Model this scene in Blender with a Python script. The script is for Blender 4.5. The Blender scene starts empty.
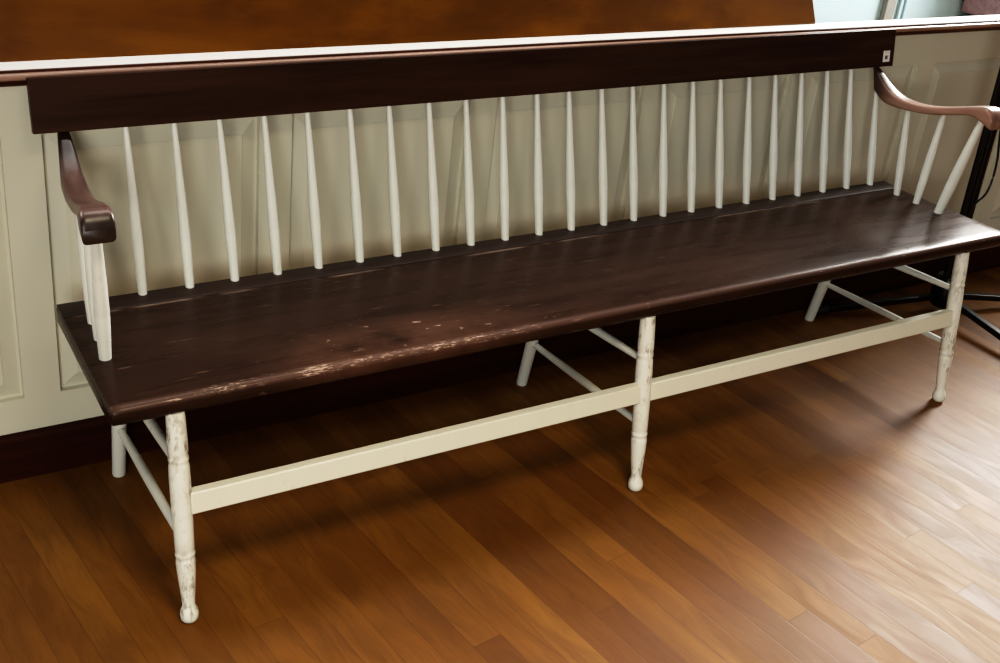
import bpy, bmesh, math, random
from mathutils import Matrix, Vector
random.seed(7)
COL = bpy.context.scene.collection
L, D, H = 2.2126, 0.392, 0.44          # bench seat: length, depth, height

# ------------------------------------------------------------------ helpers
def obj(name, bm, mats, parent=None, smooth=True, bevel=0.0, seg=2, angle=35):
    bmesh.ops.recalc_face_normals(bm, faces=bm.faces[:])
    me = bpy.data.meshes.new(name); bm.to_mesh(me); bm.free()
    for m in (mats if isinstance(mats, (list, tuple)) else [mats]): me.materials.append(m)
    o = bpy.data.objects.new(name, me); COL.objects.link(o)
    if parent: o.parent = parent
    for p in me.polygons: p.use_smooth = smooth
    if smooth: me.set_sharp_from_angle(angle=math.radians(angle))
    if bevel:
        b = o.modifiers.new('bevel', 'BEVEL'); b.width = bevel; b.segments = seg
        b.limit_method = 'ANGLE'; b.angle_limit = math.radians(30); b.harden_normals = False
    return o

def tag(o, label=None, cat=None, group=None, kind=None):
    if label: o['label'] = label
    if cat: o['category'] = cat
    if group: o['group'] = group
    if kind: o['kind'] = kind
    return o

def empty(name, loc, label, cat):
    o = bpy.data.objects.new(name, None); COL.objects.link(o)
    o.location = loc; o.empty_display_size = 0.1
    return tag(o, label, cat)

def box(bm, x0, x1, y0, y1, z0, z1, mi=0):
    v = [bm.verts.new(p) for p in ((x0,y0,z0),(x1,y0,z0),(x1,y1,z0),(x0,y1,z0),
                                   (x0,y0,z1),(x1,y0,z1),(x1,y1,z1),(x0,y1,z1))]
    for f in ((0,3,2,1),(4,5,6,7),(0,1,5,4),(1,2,6,5),(2,3,7,6),(3,0,4,7)):
        bm.faces.new([v[i] for i in f]).material_index = mi

def loft(bm, rings, cap=True):
    rs = [[bm.verts.new(p) for p in r] for r in rings]
    n = len(rs[0])
    for a, b in zip(rs, rs[1:]):
        for i in range(n):
            bm.faces.new((a[i], a[(i+1)%n], b[(i+1)%n], b[i]))
    if cap:
        bm.faces.new(rs[0][::-1]); bm.faces.new(rs[-1])

def frame_of(d):
    d = d.normalized()
    u = d.cross(Vector((0,0,1)))
    if u.length < 1e-3: u = Vector((1,0,0))
    u.normalize(); return u, d.cross(u).normalized()

def turned(bm, A, B, prof, n=20):
    """a turned rod from A to B; prof = [(t, radius)]"""
    A, B = Vector(A), Vector(B); d = B-A; u, w = frame_of(d)
    loft(bm, [[A+d*t+(u*math.cos(k*2*math.pi/n)+w*math.sin(k*2*math.pi/n))*r for k in range(n)] for t, r in prof])

def tube(bm, pts, r, n=12):
    pts = [Vector(p) for p in pts]; rings = []
    for i, p in enumerate(pts):
        d = pts[min(i+1, len(pts)-1)]-pts[max(i-1, 0)]; u, w = frame_of(d)
        rings.append([p+(u*math.cos(k*2*math.pi/n)+w*math.sin(k*2*math.pi/n))*r for k in range(n)])
    loft(bm, rings)

def extrude_x(bm, prof, x0, x1, nx=1):
    """closed (y,z) profile swept along x"""
    loft(bm, [[(x0+(x1-x0)*i/nx, y, z) for y, z in prof] for i in range(nx+1)])

def catmull(pts, sub=6):
    out = []
    for i in range(len(pts)-1):
        p = [pts[max(i-1,0)], pts[i], pts[i+1], pts[min(i+2,len(pts)-1)]]
        for s in range(sub):
            t = s/sub
            out.append(tuple(0.5*(2*b+(c-a)*t+(2*a-5*b+4*c-e)*t*t+(-a+3*b-3*c+e)*t**3) for a,b,c,e in zip(*p)))
    out.append(tuple(pts[-1])); return out

# ------------------------------------------------------------------ materials
class NT:
    def __init__(s, name):
        s.m = bpy.data.materials.new(name); s.m.use_nodes = True
        s.t = s.m.node_tree; s.b = s.t.nodes['Principled BSDF']
    def n(s, typ, **kw):
        nd = s.t.nodes.new(typ)
        for k, v in kw.items():
            if k.startswith('i_'): nd.inputs[k[2:].replace('_', ' ')].default_value = v
            else: setattr(nd, k, v)
        return nd
    def l(s, a, b): s.t.links.new(a, b)
    def math(s, op, a, b=None, c=None):
        nd = s.n('ShaderNodeMath', operation=op); nd.use_clamp = False
        for i, x in enumerate((a, b, c)):
            if x is None: continue
            if isinstance(x, (int, float)): nd.inputs[i].default_value = x
            else: s.l(x, nd.inputs[i])
        return nd.outputs[0]
    def mapr(s, x, a, b, c=0.0, d=1.0, smooth=False):
        nd = s.n('ShaderNodeMapRange', interpolation_type='SMOOTHSTEP' if smooth else 'LINEAR')
        s.l(x, nd.inputs[0])
        for i, v in enumerate((a, b, c, d)): nd.inputs[i+1].default_value = v
        return nd.outputs[0]
    def mix(s, f, a, b, mode='MIX'):
        nd = s.n('ShaderNodeMix', data_type='RGBA', blend_type=mode)
        for k, x in ((0, f), (6, a), (7, b)):
            if isinstance(x, (int, float)): nd.inputs[k].default_value = x
            elif isinstance(x, tuple): nd.inputs[k].default_value = (*x, 1)
            else: s.l(x, nd.inputs[k])
        return nd.outputs[2]
    def coord(s, scale=(1,1,1), rot=(0,0,0), world=False):
        if world: c = s.n('ShaderNodeNewGeometry').outputs['Position']
        else: c = s.n('ShaderNodeTexCoord').outputs['Object']
        mp = s.n('ShaderNodeMapping'); s.l(c, mp.inputs[0])
        mp.inputs['Scale'].default_value = scale; mp.inputs['Rotation'].default_value = rot
        return mp.outputs[0]
    def noise(s, v, scale=5, detail=4, rough=0.55, dist=0.0):
        nd = s.n('ShaderNodeTexNoise'); s.l(v, nd.inputs['Vector'])
        nd.inputs['Scale'].default_value = scale; nd.inputs['Detail'].default_value = detail
        nd.inputs['Roughness'].default_value = rough; nd.inputs['Distortion'].default_value = dist
        return nd.outputs['Fac']
    def bump(s, h, strength=0.2, dist=0.002):
        nd = s.n('ShaderNodeBump'); nd.inputs['Strength'].default_value = strength
        nd.inputs['Distance'].default_value = dist
        s.l(h, nd.inputs['Height']); s.l(nd.outputs[0], s.b.inputs['Normal'])
    def rough(s, x):
        if isinstance(x, (int, float)): s.b.inputs['Roughness'].default_value = x
        else: s.l(x, s.b.inputs['Roughness'])
    def color(s, c):
        if isinstance(c, tuple): s.b.inputs['Base Color'].default_value = (*c, 1)
        else: s.l(c, s.b.inputs['Base Color'])

def mat_plain(name, c, rough=0.5, var=0.06, scale=6, spec=0.5, metal=0.0):
    t = NT(name); f = t.noise(t.coord(), scale, 5)
    lo = tuple(x*(1-var) for x in c); hi = tuple(min(1, x*(1+var)) for x in c)
    t.color(t.mix(f, lo, hi)); t.rough(rough)
    t.b.inputs['Specular IOR Level'].default_value = spec; t.b.inputs['Metallic'].default_value = metal
    return t.m

def mat_wood(name, c0, c1, axis='x', rough=0.35, freq=9, stretch=14, spec=0.5, blot=0.0):
    t = NT(name)
    sc = {'x': (1, stretch, stretch), 'y': (stretch, 1, stretch), 'z': (stretch, stretch, 1)}[axis]
    g = t.noise(t.coord(sc), freq/4, 8, 0.62, 0.4)
    f = t.mapr(g, 0.32, 0.68)
    col = t.mix(f, c0, c1)
    if blot:
        bn = t.noise(t.coord((1.5, 1.5, 3)), 2.4, 4, 0.6)
        col = t.mix(t.mapr(bn, 0.4, 0.62, 0, blot, True), col, tuple(x*0.25 for x in c0))
    t.color(col); t.rough(rough); t.bump(g, 0.12, 0.001)
    t.b.inputs['Specular IOR Level'].default_value = spec
    return t.m

def mat_white_paint(name, worn, base=(0.66, 0.655, 0.585), dirt=(0.22, 0.185, 0.145)):
    t = NT(name); co = t.coord((1, 1, 0.35), world=True)
    a = t.noise(co, 95, 5, 0.7); b = t.noise(t.coord((1,1,1), world=True), 16, 3)
    wear = t.math('MULTIPLY', t.mapr(a, 0.62-0.12*worn, 0.74-0.12*worn), t.mapr(b, 0.42, 0.62))
    col = t.mix(t.noise(co, 30, 3), tuple(x*0.93 for x in base), base)
    t.color(t.mix(t.math('MULTIPLY', wear, min(1.0, 0.25+0.6*worn)), col, dirt))
    t.rough(0.5); t.bump(a, 0.1*worn+0.03, 0.001)
    return t.m

def mat_wall(name, c):
    t = NT(name); f = t.noise(t.coord(), 3.0, 4); g = t.noise(t.coord(), 160, 2)
    t.color(t.mix(f, tuple(x*0.93 for x in c), c)); t.rough(0.55); t.bump(g, 0.05, 0.001)
    return t.m

def mat_floor():
    t = NT('oak_strip_floor')
    co = t.coord(rot=(0, 0, math.radians(-97.2)))       # boards run almost square to the wall
    sp = t.n('ShaderNodeSeparateXYZ'); t.l(co, sp.inputs[0])
    W, LEN = 0.062, 0.95
    v = t.math('DIVIDE', sp.outputs[1], W); row = t.math('FLOOR', v)
    wn = t.n('ShaderNodeTexWhiteNoise', noise_dimensions='1D'); t.l(row, wn.inputs['W'])
    u = t.math('ADD', t.math('DIVIDE', sp.outputs[0], LEN), t.math('MULTIPLY', wn.outputs[0], 7.31))
    brd = t.math('FLOOR', u)
    cb = t.n('ShaderNodeCombineXYZ'); t.l(row, cb.inputs[0]); t.l(brd, cb.inputs[1])
    w2 = t.n('ShaderNodeTexWhiteNoise', noise_dimensions='3D'); t.l(cb.outputs[0], w2.inputs['Vector'])
    rnd = w2.outputs['Value']
    # grain, shifted per board: long streaks warped into cathedral figure
    cw = t.n('ShaderNodeCombineXYZ')
    t.l(t.math('ADD', t.math('MULTIPLY', sp.outputs[0], 2.6), t.math('MULTIPLY', rnd, 53.0)), cw.inputs[0])
    t.l(t.math('MULTIPLY', sp.outputs[1], 9.0), cw.inputs[1])
    warp = t.noise(cw.outputs[0], 1.0, 2, 0.5)
    cg = t.n('ShaderNodeCombineXYZ')
    t.l(t.math('ADD', t.math('MULTIPLY', sp.outputs[0], 2.4), t.math('MULTIPLY', rnd, 37.0)), cg.inputs[0])
    t.l(t.math('ADD', t.math('MULTIPLY', sp.outputs[1], 15.0), t.math('MULTIPLY', warp, 3.2)), cg.inputs[1]); t.l(t.math('MULTIPLY', rnd, 11.0), cg.inputs[2])
    g = t.noise(cg.outputs[0], 1.7, 6, 0.6, 0.5)
    cg2 = t.n('ShaderNodeCombineXYZ')
    t.l(t.math('ADD', t.math('MULTIPLY', sp.outputs[0], 9.0), t.math('MULTIPLY', rnd, 17.0)), cg2.inputs[0])
    t.l(t.math('ADD', t.math('MULTIPLY', sp.outputs[1], 95.0), t.math('MULTIPLY', warp, 9.0)), cg2.inputs[1])
    fine = t.noise(cg2.outputs[0], 1.6, 4, 0.65)
    ramp = t.n('ShaderNodeValToRGB'); t.l(rnd, ramp.inputs[0])
    e = ramp.color_ramp.elements
    e[0].position = 0.0; e[0].color = (0.108, 0.0420, 0.0072, 1)
    e[1].position = 1.0; e[1].color = (0.205, 0.0940, 0.0165, 1)
    for p, c in ((0.12, (0.128, 0.0510, 0.0085)), (0.5, (0.160, 0.0675, 0.0112)), (0.88, (0.178, 0.0780, 0.0130))):
        x = e.new(p); x.color = (*c, 1)
    cl = t.noise(t.coord(), 2.2, 3)
    col = t.mix(t.mapr(cl, 0.38, 0.66, 0.0, 0.35, True), ramp.outputs[0], (0.100, 0.0380, 0.0060))
    col = t.mix(t.mapr(g, 0.40, 0.64, 0, 0.40), col, (0.066, 0.0240, 0.0040))
    col = t.mix(t.mapr(fine, 0.48, 0.76, 0, 0.26), col, (0.045, 0.016, 0.003))
    # seams
    fv = t.math('FRACT', v); fu = t.math('FRACT', u)
    ev = t.math('MINIMUM', fv, t.math('SUBTRACT', 1.0, fv))
    eu = t.math('MULTIPLY', t.math('MINIMUM', fu, t.math('SUBTRACT', 1.0, fu)), LEN/W)
    edge = t.math('MINIMUM', ev, eu)
    seam = t.mapr(edge, 0.006, 0.022, 1.0, 0.0)
    # a few dark knots
    vo = t.n('ShaderNodeTexVoronoi'); t.l(t.coord((1.0, 1.0, 1.0)), vo.inputs['Vector']); vo.inputs['Scale'].default_value = 2.3
    knot = t.mapr(vo.outputs['Distance'], 0.008, 0.022, 0.7, 0.0, True)
    col = t.mix(t.math('MULTIPLY', seam, 0.4), col, (0.05, 0.018, 0.006))
    col = t.mix(knot, col, (0.03, 0.012, 0.005))
    t.color(col)
    t.rough(t.math('ADD', t.mapr(g, 0.3, 0.7, 0.44, 0.54), t.math('MULTIPLY', rnd, 0.06)))
    t.b.inputs['Specular IOR Level'].default_value = 0.27
    hgt = t.math('SUBTRACT', t.math('MULTIPLY', fine, 0.25), seam)
    t.bump(hgt, 0.16, 0.0015)
    return t.m

def mat_seat(name='worn_dark_brown_seat'):
    t = NT(name); c = t.coord((1, 9, 9)); g = t.noise(c, 3.2, 8, 0.65, 0.5)
    o = t.n('ShaderNodeTexCoord').outputs['Object']; sp = t.n('ShaderNodeSeparateXYZ'); t.l(o, sp.inputs[0])
    x, y, z = sp.outputs
    cl = t.noise(t.coord((1, 2.2, 1)), 3.5, 4)
    base = t.mix(t.mapr(g, 0.22, 0.76), (0.015, 0.0078, 0.0055), (0.036, 0.019, 0.0135))
    base = t.mix(t.mapr(cl, 0.45, 0.72, 0, 0.35, True), base, (0.050, 0.026, 0.018))
    # paint rubbed through along the front nose
    n1 = t.noise(t.coord((12, 60, 60), (0, 0, 0.04)), 5.0, 6, 0.75); n2 = t.noise(t.coord((1, 1, 1)), 6, 3, 0.6)
    nose = t.math('MULTIPLY', t.mapr(y, 0.008, 0.022, 1.0, 0.0, True), t.mapr(z, H-0.012, H-0.004, 0.0, 1.0, True))
    zone = t.math('MULTIPLY', t.mapr(x, 0.22, 0.46, 0.0, 1.0, True), t.mapr(x, 0.56, 0.95, 1.0, 0.0, True))
    nw = t.math('MULTIPLY', nose, t.mapr(t.math('ADD', t.math('MULTIPLY', n1, 0.55), t.math('ADD', t.math('MULTIPLY', n2, 0.45), t.math('MULTIPLY', zone, 0.045))), 0.592, 0.655))
    # scuffs on top, mostly one sitter's width left of the middle
    s1 = t.noise(t.coord((11, 30, 1), (0, 0, 0.35)), 2.6, 4, 0.7, 0.6)
    front = t.mapr(y, 0.06, 0.16, 1.0, 0.0, True)
    sw = t.math('MULTIPLY', t.math('MULTIPLY', zone, front), t.mapr(s1, 0.655, 0.705))
    s2 = t.noise(t.coord((5, 60, 1), (0, 0, 0.06)), 2.6, 3, 0.6, 0.4)
    sw2 = t.math('MULTIPLY', t.mapr(s2, 0.665, 0.73), 0.35)
    rub = t.math('MULTIPLY', t.math('MULTIPLY', zone, front), t.mapr(n2, 0.35, 0.65, 0.0, 0.45, True))
    # broken pale line where the spindle strip meets the seat
    ln = t.math('MULTIPLY', t.math('MULTIPLY', t.mapr(y, 0.326, 0.331), t.mapr(y, 0.336, 0.341, 1.0, 0.0)), t.mapr(n2, 0.48, 0.62, 0.0, 0.55))
    col = t.mix(rub, base, (0.13, 0.065, 0.045))
    col = t.mix(t.math('MULTIPLY', nose, 0.45), col, (0.12, 0.070, 0.055))
    col = t.mix(sw2, col, (0.22, 0.14, 0.11))
    col = t.mix(ln, col, (0.30, 0.22, 0.18))
    col = t.mix(t.math('MINIMUM', nw, 0.9), col, (0.44, 0.325, 0.255))
    col = t.mix(t.math('MINIMUM', sw, 0.9), col, (0.56, 0.43, 0.34))
    t.color(col)
    t.rough(t.mapr(g, 0.3, 0.7, 0.24, 0.33)); t.bump(g, 0.12, 0.0010); t.b.inputs['Specular IOR Level'].default_value = 0.12
    return t.m

M_floor = mat_floor()
M_seat = mat_seat()
M_strip = mat_wood('dark_brown_strip', (0.013, 0.006, 0.0045), (0.030, 0.015, 0.011), 'x', 0.45, spec=0.25)
M_rail = mat_wood('dark_brown_crest', (0.024, 0.0098, 0.0056), (0.050, 0.0220, 0.0130), 'x', 0.45, spec=0.18)
def mat_arm(name, c0, c1, end, shade_amt=0.9):
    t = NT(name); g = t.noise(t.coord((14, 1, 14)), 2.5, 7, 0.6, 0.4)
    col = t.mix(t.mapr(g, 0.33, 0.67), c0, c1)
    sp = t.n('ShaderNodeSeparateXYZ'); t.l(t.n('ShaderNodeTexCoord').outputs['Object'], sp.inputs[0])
    back = t.mapr(sp.outputs[1], 0.37, 0.44, 0.0, 0.85, True)      # darker toward the rear end
    front_shade = t.mapr(sp.outputs[1], 0.0955, 0.102, shade_amt, 0.0, True)     # shade on the front face, mixed into the colour
    col = t.mix(t.math('MAXIMUM', back, front_shade), col, end)
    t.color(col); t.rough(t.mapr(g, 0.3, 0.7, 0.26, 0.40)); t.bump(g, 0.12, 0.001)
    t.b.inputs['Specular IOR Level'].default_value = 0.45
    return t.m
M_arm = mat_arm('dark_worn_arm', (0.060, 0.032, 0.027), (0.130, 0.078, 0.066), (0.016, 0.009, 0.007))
M_arm_lit = mat_arm('lit_worn_arm', (0.170, 0.090, 0.065), (0.320, 0.190, 0.142), (0.022, 0.011, 0.009), 0.0)  # paler copy for the right arm, window light put into its colour
M_spin = mat_white_paint('white_spindle_paint', 0.15, (0.65, 0.665, 0.615))
M_leg = mat_white_paint('worn_white_leg_paint', 1.1, (0.69, 0.695, 0.63))
M_str = mat_white_paint('cream_stretcher_paint', 0.1, (0.66, 0.65, 0.555))
M_wall = mat_wall('sage_cream_wall_paint', (0.56, 0.55, 0.45))
M_cap = mat_wall('white_ledge_paint', (0.92, 0.90, 0.87))
M_nose = mat_wood('mahogany_nosing', (0.25, 0.145, 0.108), (0.42, 0.275, 0.215), 'x', 0.25)
M_under = mat_wood('dark_under_mould', (0.035, 0.010, 0.006), (0.075, 0.022, 0.014), 'x', 0.35, spec=0.3)
M_base = mat_wood('dark_red_baseboard', (0.020, 0.0055, 0.0026), (0.042, 0.0115, 0.005), 'x', 0.5, spec=0.12)
M_panel = mat_wood('varnished_brown_panel', (0.100, 0.0320, 0.0016), (0.175, 0.0620, 0.0034), 'x', 0.36, freq=5, stretch=6, blot=0.4, spec=0.22)
M_far = mat_wall('pale_far_wall', (0.40, 0.55, 0.61))
M_grey = mat_plain('grey_trim_paint', (0.22, 0.225, 0.215), 0.5)
M_cab = mat_wood('purplish_brown_cabinet', (0.20, 0.125, 0.135), (0.31, 0.21, 0.225), 'x', 0.4)
M_black = mat_plain('black_enamel', (0.004, 0.004, 0.005), 0.30, 0.2, spec=0.35)
M_rubber = mat_plain('black_rubber', (0.006, 0.006, 0.006), 0.6, 0.2)
M_tagw = mat_plain('white_sticker_paper', (0.75, 0.74, 0.70), 0.6)
M_tagd = mat_plain('grey_sticker_print', (0.10, 0.095, 0.09), 0.6)

# ------------------------------------------------------------------ the setting
WY = 0.505                                   # face of the half wall
bm = bmesh.new(); box(bm, -4, 8, -5, 5, -0.06, 0)
fl = obj('floor', bm, M_floor, smooth=False); tag(fl, kind='structure')

def raised_panel(bm, x0, x1, z0, z1, y):
    """sunk field with a sloping bevel border: outer edge 12 mm back, field 2 mm back"""
    rows = [(0.0, 0.0), (0.0005, 0.013), (0.006, 0.013), (0.034, 0.004), (0.036, 0.0025)]
    prev = None
    for ins, dep in rows:
        r = [bm.verts.new(p) for p in ((x0+ins, y+dep, z0+ins), (x1-ins, y+dep, z0+ins), (x1-ins, y+dep, z1-ins), (x0+ins, y+dep, z1-ins))]
        if prev:
            for i in range(4): bm.faces.new((prev[i], prev[(i+1)%4], r[(i+1)%4], r[i]))
        prev = r
    bm.faces.new(prev)
bm = bmesh.new()
PZ0, PZ1 = 0.180, 0.730
pitch = 0.487; pan = [(0.018+pitch*k, 0.435+pitch*k) for k in range(-4, 9)]
lo, hi = pan[0][0]-0.07, pan[-1][1]+0.07
box(bm, lo, hi, WY+0.016, WY+0.048, 0, 0.838)             # core of the half wall
def quad(x0, x1, z0, z1):
    bm.faces.new([bm.verts.new(p) for p in ((x0, WY, z0), (x1, WY, z0), (x1, WY, z1), (x0, WY, z1))])
quad(lo, hi, 0, PZ0); quad(lo, hi, PZ1, 0.838)
xs = lo
for a, b in pan:
    quad(xs, a, PZ0, PZ1); raised_panel(bm, a, b, PZ0, PZ1, WY); xs = b
quad(xs, hi, PZ0, PZ1)
wall = obj('wall_back', bm, M_wall, smooth=False); tag(wall, kind='structure')

bm = bmesh.new()
extrude_x(bm, [(0.487, 0.0), (0.487, 0.094), (0.490, 0.101), (0.496, 0.103), (WY, 0.103), (WY, 0.0)], lo, hi)
tag(obj('baseboard_back', bm, M_base), kind='structure')
# mahogany nosing with an under-mould, then the white ledge top
bm = bmesh.new()
extrude_x(bm, [(WY, 0.823), (0.497, 0.825), (0.493, 0.831), (0.4925, 0.8365), (0.4985, 0.8365), (0.4985, 0.8526), (0.5036, 0.8526), (0.5036, 0.8365), (WY, 0.8365)], lo, hi)  # upright dark lip paints in the shadow gap between nosing and ledge
tag(obj('trim_1', bm, M_under, angle=60), kind='structure')
bm = bmesh.new()
extrude_x(bm, [(0.491, 0.8365), (0.487, 0.8385), (0.4855, 0.8425), (0.4863, 0.8465), (0.489, 0.8488), (0.4935, 0.8495), (0.498, 0.8485), (0.498, 0.8365)], lo, hi)
tag(obj('trim_5', bm, M_nose, angle=60), kind='structure')
bm = bmesh.new(); box(bm, lo, hi, 0.5035, 0.553, 0.838, 0.854)
tag(obj('trim_2', bm, M_cap, bevel=0.001), kind='structure')

for o in COL.objects:
    if o.name in ('trim_1', 'trim_2', 'trim_5'): o.rotation_euler = (0, 0.0030, 0)

# far room beyond the half wall
bm = bmesh.new(); box(bm, -3, 4.21, 2.20, 2.3, 0, 2.6); box(bm, 4.28, 7.5, 2.20, 2.3, 0, 2.6)
box(bm, 4.21, 4.28, 2.22, 2.3, 0, 2.6)
tag(obj('wall_far', bm, M_far, smooth=False), kind='structure')
bm = bmesh.new(); box(bm, 4.205, 4.268, 2.172, 2.20, 0, 2.6)
tag(obj('trim_3', bm, M_grey, bevel=0.003), kind='structure')
bm = bmesh.new(); box(bm, 4.318, 4.338, 2.186, 2.20, 0, 2.2); box(bm, 4.36, 4.75, 2.190, 2.20, 0.1, 2.2)
tag(obj('trim_4', bm, M_far, bevel=0.003), kind='structure')

# ------------------------------------------------------------------ varnished panel behind the ledge
pr = empty('wooden_panel', (0.5, 0.60, 0.838), 'broad varnished orange-brown wooden panel leaning back behind the white ledge', 'wooden panel')
def panel_pt(x, s, off):                                   # s along the slope, off = thickness behind
    a = math.radians(27)
    return (x-0.5, -0.054+s*math.sin(a)+off*math.cos(a), 0.0105+s*math.cos(a)-off*math.sin(a))
bm = bmesh.new()
X1, X0, R, TOP = 1.985, -1.3, 0.05, 0.62
loop = [(X0, 0.0), (X1, 0.0)] + [(X1-R+R*math.cos(t*math.pi/12), TOP-R+R*math.sin(t*math.pi/12)) for t in range(7)] + [(X0, TOP)]
f = [bm.verts.new(panel_pt(x, s, 0)) for x, s in loop]; k = [bm.verts.new(panel_pt(x, s, 0.022)) for x, s in loop]
bm.faces.new(f); bm.faces.new(k[::-1])
for i in range(len(f)): bm.faces.new((f[i], k[i], k[(i+1)%len(f)], f[(i+1)%len(f)]))
po = obj('panel_board', bm, M_panel, pr, bevel=0.004)
bm = bmesh.new(); box(bm, X0-0.5, X1-0.52, -0.038, -0.008, -0.838, 0.015); obj('panel_base', bm, M_panel, pr, bevel=0.003)

# ------------------------------------------------------------------ cabinet far right
cb = empty('cabinet', (5.4, 2.0, 0), 'purplish-brown wooden cabinet against the pale far wall, beyond the right end of the ledge', 'cabinet')
bm = bmesh.new(); box(bm, -0.63, 0.63, -0.16, 0.18, 0.385, 1.1); obj('cabinet_body', bm, M_cab, cb, bevel=0.004)
bm = bmesh.new(); box(bm, -0.62, 0.62, -0.14, 0.17, 0.0, 0.365); obj('plinth', bm, M_far, cb, bevel=0.004)
bm = bmesh.new(); box(bm, -0.64, 0.64, -0.178, 0.18, 0.505, 0.516); obj('base_moulding', bm, M_grey, cb, bevel=0.002)
for a, b in ((-0.60, -0.02), (0.02, 0.60)):
    bm = bmesh.new(); box(bm, a, b, -0.172, -0.16, 0.53, 1.06)
    box(bm, a+0.06, b-0.06, -0.182, -0.172, 0.60, 0.98); obj('door', bm, M_cab, cb, bevel=0.004)

# ------------------------------------------------------------------ the bench
B = empty('settee_bench', (L/2, 0.2, 0), 'long spindle-back bench with dark brown seat and top rail, white spindles and legs', 'bench')
B.location = (0, 0, 0)

def ngon_strip(bm, rows):
    for a, b in zip(rows, rows[1:]):
        for i in range(len(a)-1): bm.faces.new((a[i], a[i+1], b[i+1], b[i]))

# seat: thick plank, rolled front nose, rounded ends
def seat_prof():
    p = [(0.333, H), (0.20, H), (0.08, H), (0.030, H), (0.0140, H-0.0002), (0.0090, H-0.0011), (0.0050, H-0.0032), (0.0021, H-0.0065), (0.0005, H-0.0115),
         (0.0, H-0.018), (0.0022, H-0.027), (0.0075, H-0.0345), (0.0145, H-0.0388), (0.021, H-0.040), (0.20, H-0.040), (0.385, H-0.040), (0.390, H-0.036), (0.390, H-0.004), (0.388, H-0.001), (0.3355, H-0.001), (0.3345, H-0.004), (0.3335, H-0.004)]
    return p
bm = bmesh.new()
xr = [0.0, 0.0015, 0.006, 0.02] + [0.06+i*(L-0.12)/60 for i in range(61)] + [L-0.02, L-0.006, L-0.0015, L]
sh = [0.006, 0.0025, 0.0003, 0] + [0]*61 + [0, 0.0003, 0.0025, 0.006]
rings = []
for x, s in zip(xr, sh):
    r = []
    for y, z in seat_prof():
        zc = H-0.02; zz = zc+(z-zc)*(1-s/0.02)
        xe = x+0.046*(1-y/0.39)*max(0.0, (x-L+0.06)/0.06)          # right end cut a little out of square
        r.append((xe, y+(s if y < 0.05 else 0), zz))
    rings.append(r)
loft(bm, rings)
seat = obj('seat', bm, M_seat, B, angle=40)

bm = bmesh.new()
extrude_x(bm, [(0.336, H-0.002), (0.337, H+0.0006), (0.339, H+0.0015), (0.386, H+0.0015), (0.390, H-0.0005), (0.390, H-0.002)], 0.001, L+0.001, 8)
obj('spindle_strip', bm, M_strip, B, angle=50)

# crest rail: board leaning back
bm = bmesh.new()
ny, nz = 0.018, 0.0965
ln_ = math.hypot(ny, nz); ty, tz = nz/ln_, -ny/ln_         # thickness direction
T = 0.016
fb, ft = (0.450, 0.7505), (0.468, 0.847)
pts = [fb, ft, (ft[0]+ty*T, ft[1]+tz*T), (fb[0]+ty*T, fb[1]+tz*T)]
extrude_x(bm, pts, -0.005, L-0.006, 4)
rail = obj('crest_rail', bm, M_rail, B, bevel=0.0012)

# small paper sticker on the right end of the rail
bm = bmesh.new()
def rail_pt(x, v, off):                                      # v up the rail face
    return (x, fb[0]+ny/ln_*v-ty*off, fb[1]+nz/ln_*v-tz*off)
def rail_quad(x0, x1, v0, v1, off, mi):
    q = bm.faces.new([bm.verts.new(rail_pt(x, v, off)) for x, v in ((x0, v0), (x1, v0), (x1, v1), (x0, v1))]); q.material_index = mi
a = [rail_pt(x, v, o) for o in (-0.001, 0.0009) for x, v in ((2.165, 0.0125), (2.190, 0.0125), (2.190, 0.042), (2.165, 0.042))]
v8 = [bm.verts.new(p) for p in a]
for fidx in ((0,3,2,1),(4,5,6,7),(0,1,5,4),(1,2,6,5),(2,3,7,6),(3,0,4,7)): bm.faces.new([v8[i] for i in fidx])
rail_quad(2.171, 2.181, 0.0195, 0.0275, 0.0013, 1)
rail_quad(2.172, 2.184, 0.0275, 0.0290, 0.0013, 1)
rail_quad(2.169, 2.186, 0.0380, 0.0387, 0.0013, 1)
st = obj('sticker', bm, [M_tagw, M_tagd], B, smooth=False); tag(st, 'small white paper sticker with a grey mark')

# back spindles (24)
sp_prof = [(0.0, 0.0084), (0.03, 0.0088), (0.16, 0.0098), (0.29, 0.0108), (0.305, 0.0104), (0.32, 0.0109), (0.45, 0.0098), (0.65, 0.0080), (0.85, 0.0063), (1.0, 0.0056)]
for i in range(24):
    x = 0.0685+i*0.0904
    bm = bmesh.new()
    top = (x-0.002+random.uniform(-.003,.003), 0.4585, 0.756)
    if i == 0: top = (0.052, 0.446, 0.690)
    if i == 23: top = (L-0.052, 0.446, 0.690)
    turned(bm, (x+random.uniform(-.002,.002), 0.3775, H-0.004), top, sp_prof, 16)
    obj('spindle', bm, M_spin, B)

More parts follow.
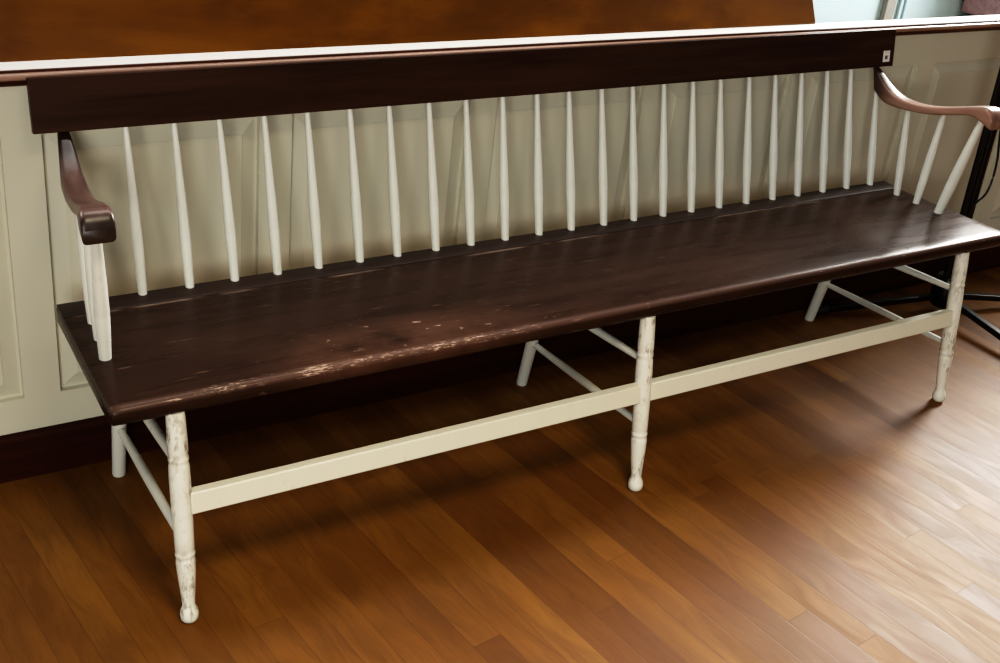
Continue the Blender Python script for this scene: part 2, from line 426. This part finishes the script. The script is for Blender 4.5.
# arms: rise steeply at the back, dip, run forward and roll over at the front
def arm_stations():
    #  y      ztop    zbot   width   e (inset of centre from seat end)
    S = [(0.4680, 0.7480, 0.685, 0.022, 0.049),
         (0.450, 0.7370, 0.677, 0.027, 0.048),
         (0.420, 0.7160, 0.668, 0.034, 0.046),
         (0.390, 0.7000, 0.664, 0.039, 0.043),
         (0.360, 0.6915, 0.665, 0.042, 0.041),
         (0.330, 0.6895, 0.668, 0.043, 0.038),
         (0.290, 0.6930, 0.673, 0.043, 0.035),
         (0.240, 0.7050, 0.684, 0.044, 0.030),
         (0.190, 0.7215, 0.700, 0.046, 0.026),
         (0.150, 0.7355, 0.711, 0.049, 0.022),
         (0.120, 0.7430, 0.705, 0.052, 0.019),
         (0.104, 0.7405, 0.699, 0.053, 0.018),
         (0.094, 0.7315, 0.695, 0.053, 0.0175),
         (0.088, 0.7190, 0.694, 0.052, 0.017)]
    return catmull(S, 5)
arm_s = arm_stations()
def arm_bm(side):
    bm = bmesh.new(); rings = []
    for y, zt, zb, w, e in arm_s:
        cx = e if side < 0 else L-e
        h = zt-zb; r = min(0.009, w*0.32, h*0.3)
        ring = []
        for sx, sz in ((1, 1), (-1, 1), (-1, -1), (1, -1)):
            ccx, ccz = cx+sx*(w/2-r), (zt-r if sz > 0 else zb+r)
            a0 = {(1,1): 0, (-1,1): 90, (-1,-1): 180, (1,-1): 270}[(sx, sz)]
            for q in range(5):
                t = math.radians(a0+q*22.5); zz = ccz+r*math.sin(t)
                yy = y-0.35*max(0.0, min(1.0, (y-0.40)/0.06))*max(0.0, zt-zz)      # end face leans forward
                ring.append((ccx+r*math.cos(t), yy, zz))
        rings.append(ring)
    loft(bm, rings); return bm
def arm_under(y):
    for a, b in zip(arm_s, arm_s[1:]):
        if b[0] <= y <= a[0]:
            t = (a[0]-y)/max(1e-6, a[0]-b[0]); return a[2]+(b[2]-a[2])*t
    return 0.69
for side in (-1, 1):
    obj('arm', arm_bm(side), M_arm if side < 0 else M_arm_lit, B, angle=50)
    for fy, fe, ty_, te, r in ((0.168, 0.034, 0.128, 0.020, 0.0125), (0.236, 0.040, 0.236, 0.029, 0.0100), (0.299, 0.044, 0.340, 0.040, 0.0095)):
        fx, tx = (fe, te) if side < 0 else (L-fe, L-te)
        bm = bmesh.new()
        turned(bm, (fx, fy, H-0.004), (tx, ty_, arm_under(ty_)+0.008),
               [(0, r*0.82), (0.03, r*0.86), (0.2, r*0.98), (0.33, r*1.05), (0.345, r*1.01), (0.36, r*1.05), (0.55, r*0.97), (0.8, r*0.78), (1, r*0.62)], 18)
        obj('arm_spindle', bm, M_spin, B)

# legs: three turned front legs, three plain rear legs, each pair with two rungs, plus a flat front stretcher
def front_pt(z): return 0.0155+(-0.0445-0.0155)*(0.405-z)/0.405
def rear_pt(z): return 0.432-0.165*z
legx = (0.108, L/2, L-0.106)
front_prof = [(0.0, 0.0095), (0.004, 0.0120), (0.016, 0.0156), (0.034, 0.0165), (0.052, 0.0158), (0.072, 0.0124), (0.082, 0.0112), (0.10, 0.0115),
              (0.17, 0.0138), (0.24, 0.0160), (0.29, 0.0172), (0.312, 0.0168), (0.321, 0.0152), (0.328, 0.0172), (0.342, 0.0176), (0.350, 0.0155), (0.358, 0.0169),
              (0.42, 0.0172), (0.54, 0.0180), (0.68, 0.0184), (0.745, 0.0178), (0.762, 0.0171), (0.770, 0.0157), (0.779, 0.0176), (0.793, 0.0176), (0.801, 0.0158), (0.812, 0.0172), (0.86, 0.0174), (0.94, 0.0166), (1.0, 0.0158)]
for i, x in enumerate(legx):
    bm = bmesh.new(); zt = H-0.034
    turned(bm, (x, front_pt(0), 0.0), (x, front_pt(zt), zt), front_prof, 24); obj('leg', bm, M_leg, B, angle=60)
    bm = bmesh.new()
    turned(bm, (x, rear_pt(0), 0.0), (x, rear_pt(zt), zt), [(0, 0.0128), (0.01, 0.0138), (0.5, 0.0150), (1, 0.0165)], 20); obj('leg', bm, M_spin, B)
    for z0, z1 in ((0.130, 0.158), (0.268, 0.303)):
        bm = bmesh.new()
        turned(bm, (x, rear_pt(z0)-0.008, z0), (x, front_pt(z1)+0.008, z1), [(0, 0.0070), (0.3, 0.0088), (0.5, 0.0094), (0.7, 0.0088), (1, 0.0070)], 14); obj('rung', bm, M_spin, B)
for a, b in ((0, 1), (1, 2)):
    bm = bmesh.new()
    x0, x1 = legx[a]+0.013, legx[b]-0.013
    extrude_x(bm, [(front_pt(0.2145)-0.012, 0.2145), (front_pt(0.2145)+0.007, 0.2145), (front_pt(0.2555)+0.007, 0.2555), (front_pt(0.2555)-0.012, 0.2555)], x0, x1, 2)
    obj('stretcher', bm, M_str, B, bevel=0.0025)

# ------------------------------------------------------------------ black tripod stand at the right end
S = empty('tripod_stand', (2.558, 0.325, 0), 'black tripod stand with upright rods and a hanging cable beside the bench', 'stand')
def rel(p): return (p[0]-2.558, p[1]-0.325, p[2])
bm = bmesh.new(); turned(bm, rel((2.556, 0.325, 0.10)), rel((2.515, 0.325, 1.20)), [(0, 0.014), (1, 0.014)], 20); obj('post', bm, M_black, S)
bm = bmesh.new(); turned(bm, rel((2.522, 0.318, 0.10)), rel((2.470, 0.318, 1.20)), [(0, 0.0085), (1, 0.0085)], 16); obj('brace_rod', bm, M_black, S)
bm = bmesh.new(); turned(bm, rel((2.548, 0.325, 0.025)), rel((2.548, 0.325, 0.125)), [(0, 0.030), (0.08, 0.038), (0.45, 0.040), (0.9, 0.037), (1, 0.030)], 24); obj('hub', bm, M_black, S, angle=50)
for ex, ey in ((2.160, 0.442), (2.515, -0.13), (2.93, 0.235)):
    bm = bmesh.new()
    dx, dy = ex-2.548, ey-0.325; ll = math.hypot(dx, dy); ux, uy = dx/ll, dy/ll
    a = Vector(rel((2.548+ux*0.03, 0.325+uy*0.03, 0.055))); b = Vector(rel((ex, ey, 0.018)))
    u, w = frame_of(b-a)
    loft(bm, [[c+u*sx*0.011+w*sz*0.009 for sx, sz in ((1,1),(-1,1),(-1,-1),(1,-1))] for c in (a, b)])
    lg = obj('leg', bm, M_black, S, bevel=0.003)
    bm = bmesh.new(); turned(bm, rel((ex-ux*0.02, ey-uy*0.02, 0.0195)), rel((ex+ux*0.025, ey+uy*0.025, 0.0145)), [(0, 0.0135), (0.8, 0.0145), (1, 0.011)], 14)
    obj('rubber_foot', bm, M_rubber, lg)
bm = bmesh.new()
tube(bm, [rel(p) for p in catmull([(2.528, 0.311, 0.72), (2.525, 0.30, 0.65), (2.545, 0.30, 0.57), (2.566, 0.30, 0.50), (2.572, 0.30, 0.44), (2.562, 0.30, 0.395), (2.538, 0.309, 0.362), (2.534, 0.314, 0.33)], 6)], 0.0032, 8)
obj('cable', bm, M_rubber, S)

# ------------------------------------------------------------------ light
def area(name, loc, target, sx, sy, energy, color, spread=180):
    li = bpy.data.lights.new(name, 'AREA'); li.shape = 'RECTANGLE'; li.size = sx; li.size_y = sy
    li.energy = energy; li.color = color; li.spread = math.radians(spread)
    o = bpy.data.objects.new(name, li); COL.objects.link(o); o.location = loc
    o.rotation_euler = (Vector(target)-Vector(loc)).to_track_quat('-Z', 'Y').to_euler(); return o
area('window_light_right', (5.3, 1.3, 2.25), (1.6, -0.2, 0.2), 1.4, 1.0, 330, (1.0, 0.97, 0.92))
area('window_light_left', (-1.5, 1.9, 2.3), (0.3, 0.0, 0.3), 1.2, 1.2, 75, (1.0, 0.95, 0.86))
area('front_fill_light', (-1.8, -3.4, 1.5), (0.8, 0.3, 0.5), 1.8, 1.3, 76, (1.0, 0.97, 0.91))  # added fill from behind the camera for bench and wall
area('ledge_fill_light', (1.2, 0.75, 3.0), (1.2, 0.6, 0.0), 2.6, 0.5, 30, (1.0, 0.97, 0.92))  # added overhead fill that keeps the ledge top white
area('warm_floor_fill', (0.4, -1.5, 2.6), (0.4, -1.5, 0.0), 0.8, 0.8, 27, (1.0, 0.84, 0.62), 100)  # added fill for a warm pool on the front floor
area('far_window_light', (4.4, 1.1, 2.4), (4.6, 2.2, 0.5), 1.4, 0.8, 5, (0.78, 0.92, 1.0))

w = bpy.data.worlds.new('room_ambient'); bpy.context.scene.world = w; w.use_nodes = True
bg = w.node_tree.nodes['Background']; bg.inputs[0].default_value = (1.0, 0.95, 0.86, 1); bg.inputs[1].default_value = 0.15

# ------------------------------------------------------------------ camera
cam = bpy.data.cameras.new('camera'); co = bpy.data.objects.new('camera', cam); COL.objects.link(co)
Rm = Matrix(((0.859264, 0.149789, -0.48911), (-0.502079, 0.429938, -0.75038), (0.097888, 0.890346, 0.444637)))
co.matrix_world = Matrix.Translation((-0.365214, -1.608325, 1.494192)) @ Rm.to_4x4()
cam.sensor_width = 36; cam.lens = 1159.99/1000*36
cam.shift_x = 0.0159; cam.shift_y = -0.04045; cam.clip_start = 0.05
sc = bpy.context.scene; sc.camera = co
sc.view_settings.view_transform = 'Standard'
sc.view_settings.look = 'None'
sc.view_settings.use_curve_mapping = True            # gentle camera contrast
cv = sc.view_settings.curve_mapping.curves[3]
for p in ((0.010, 0.0042), (0.045, 0.034), (0.26, 0.36), (0.45, 0.62)): cv.points.new(*p)
sc.view_settings.curve_mapping.update()
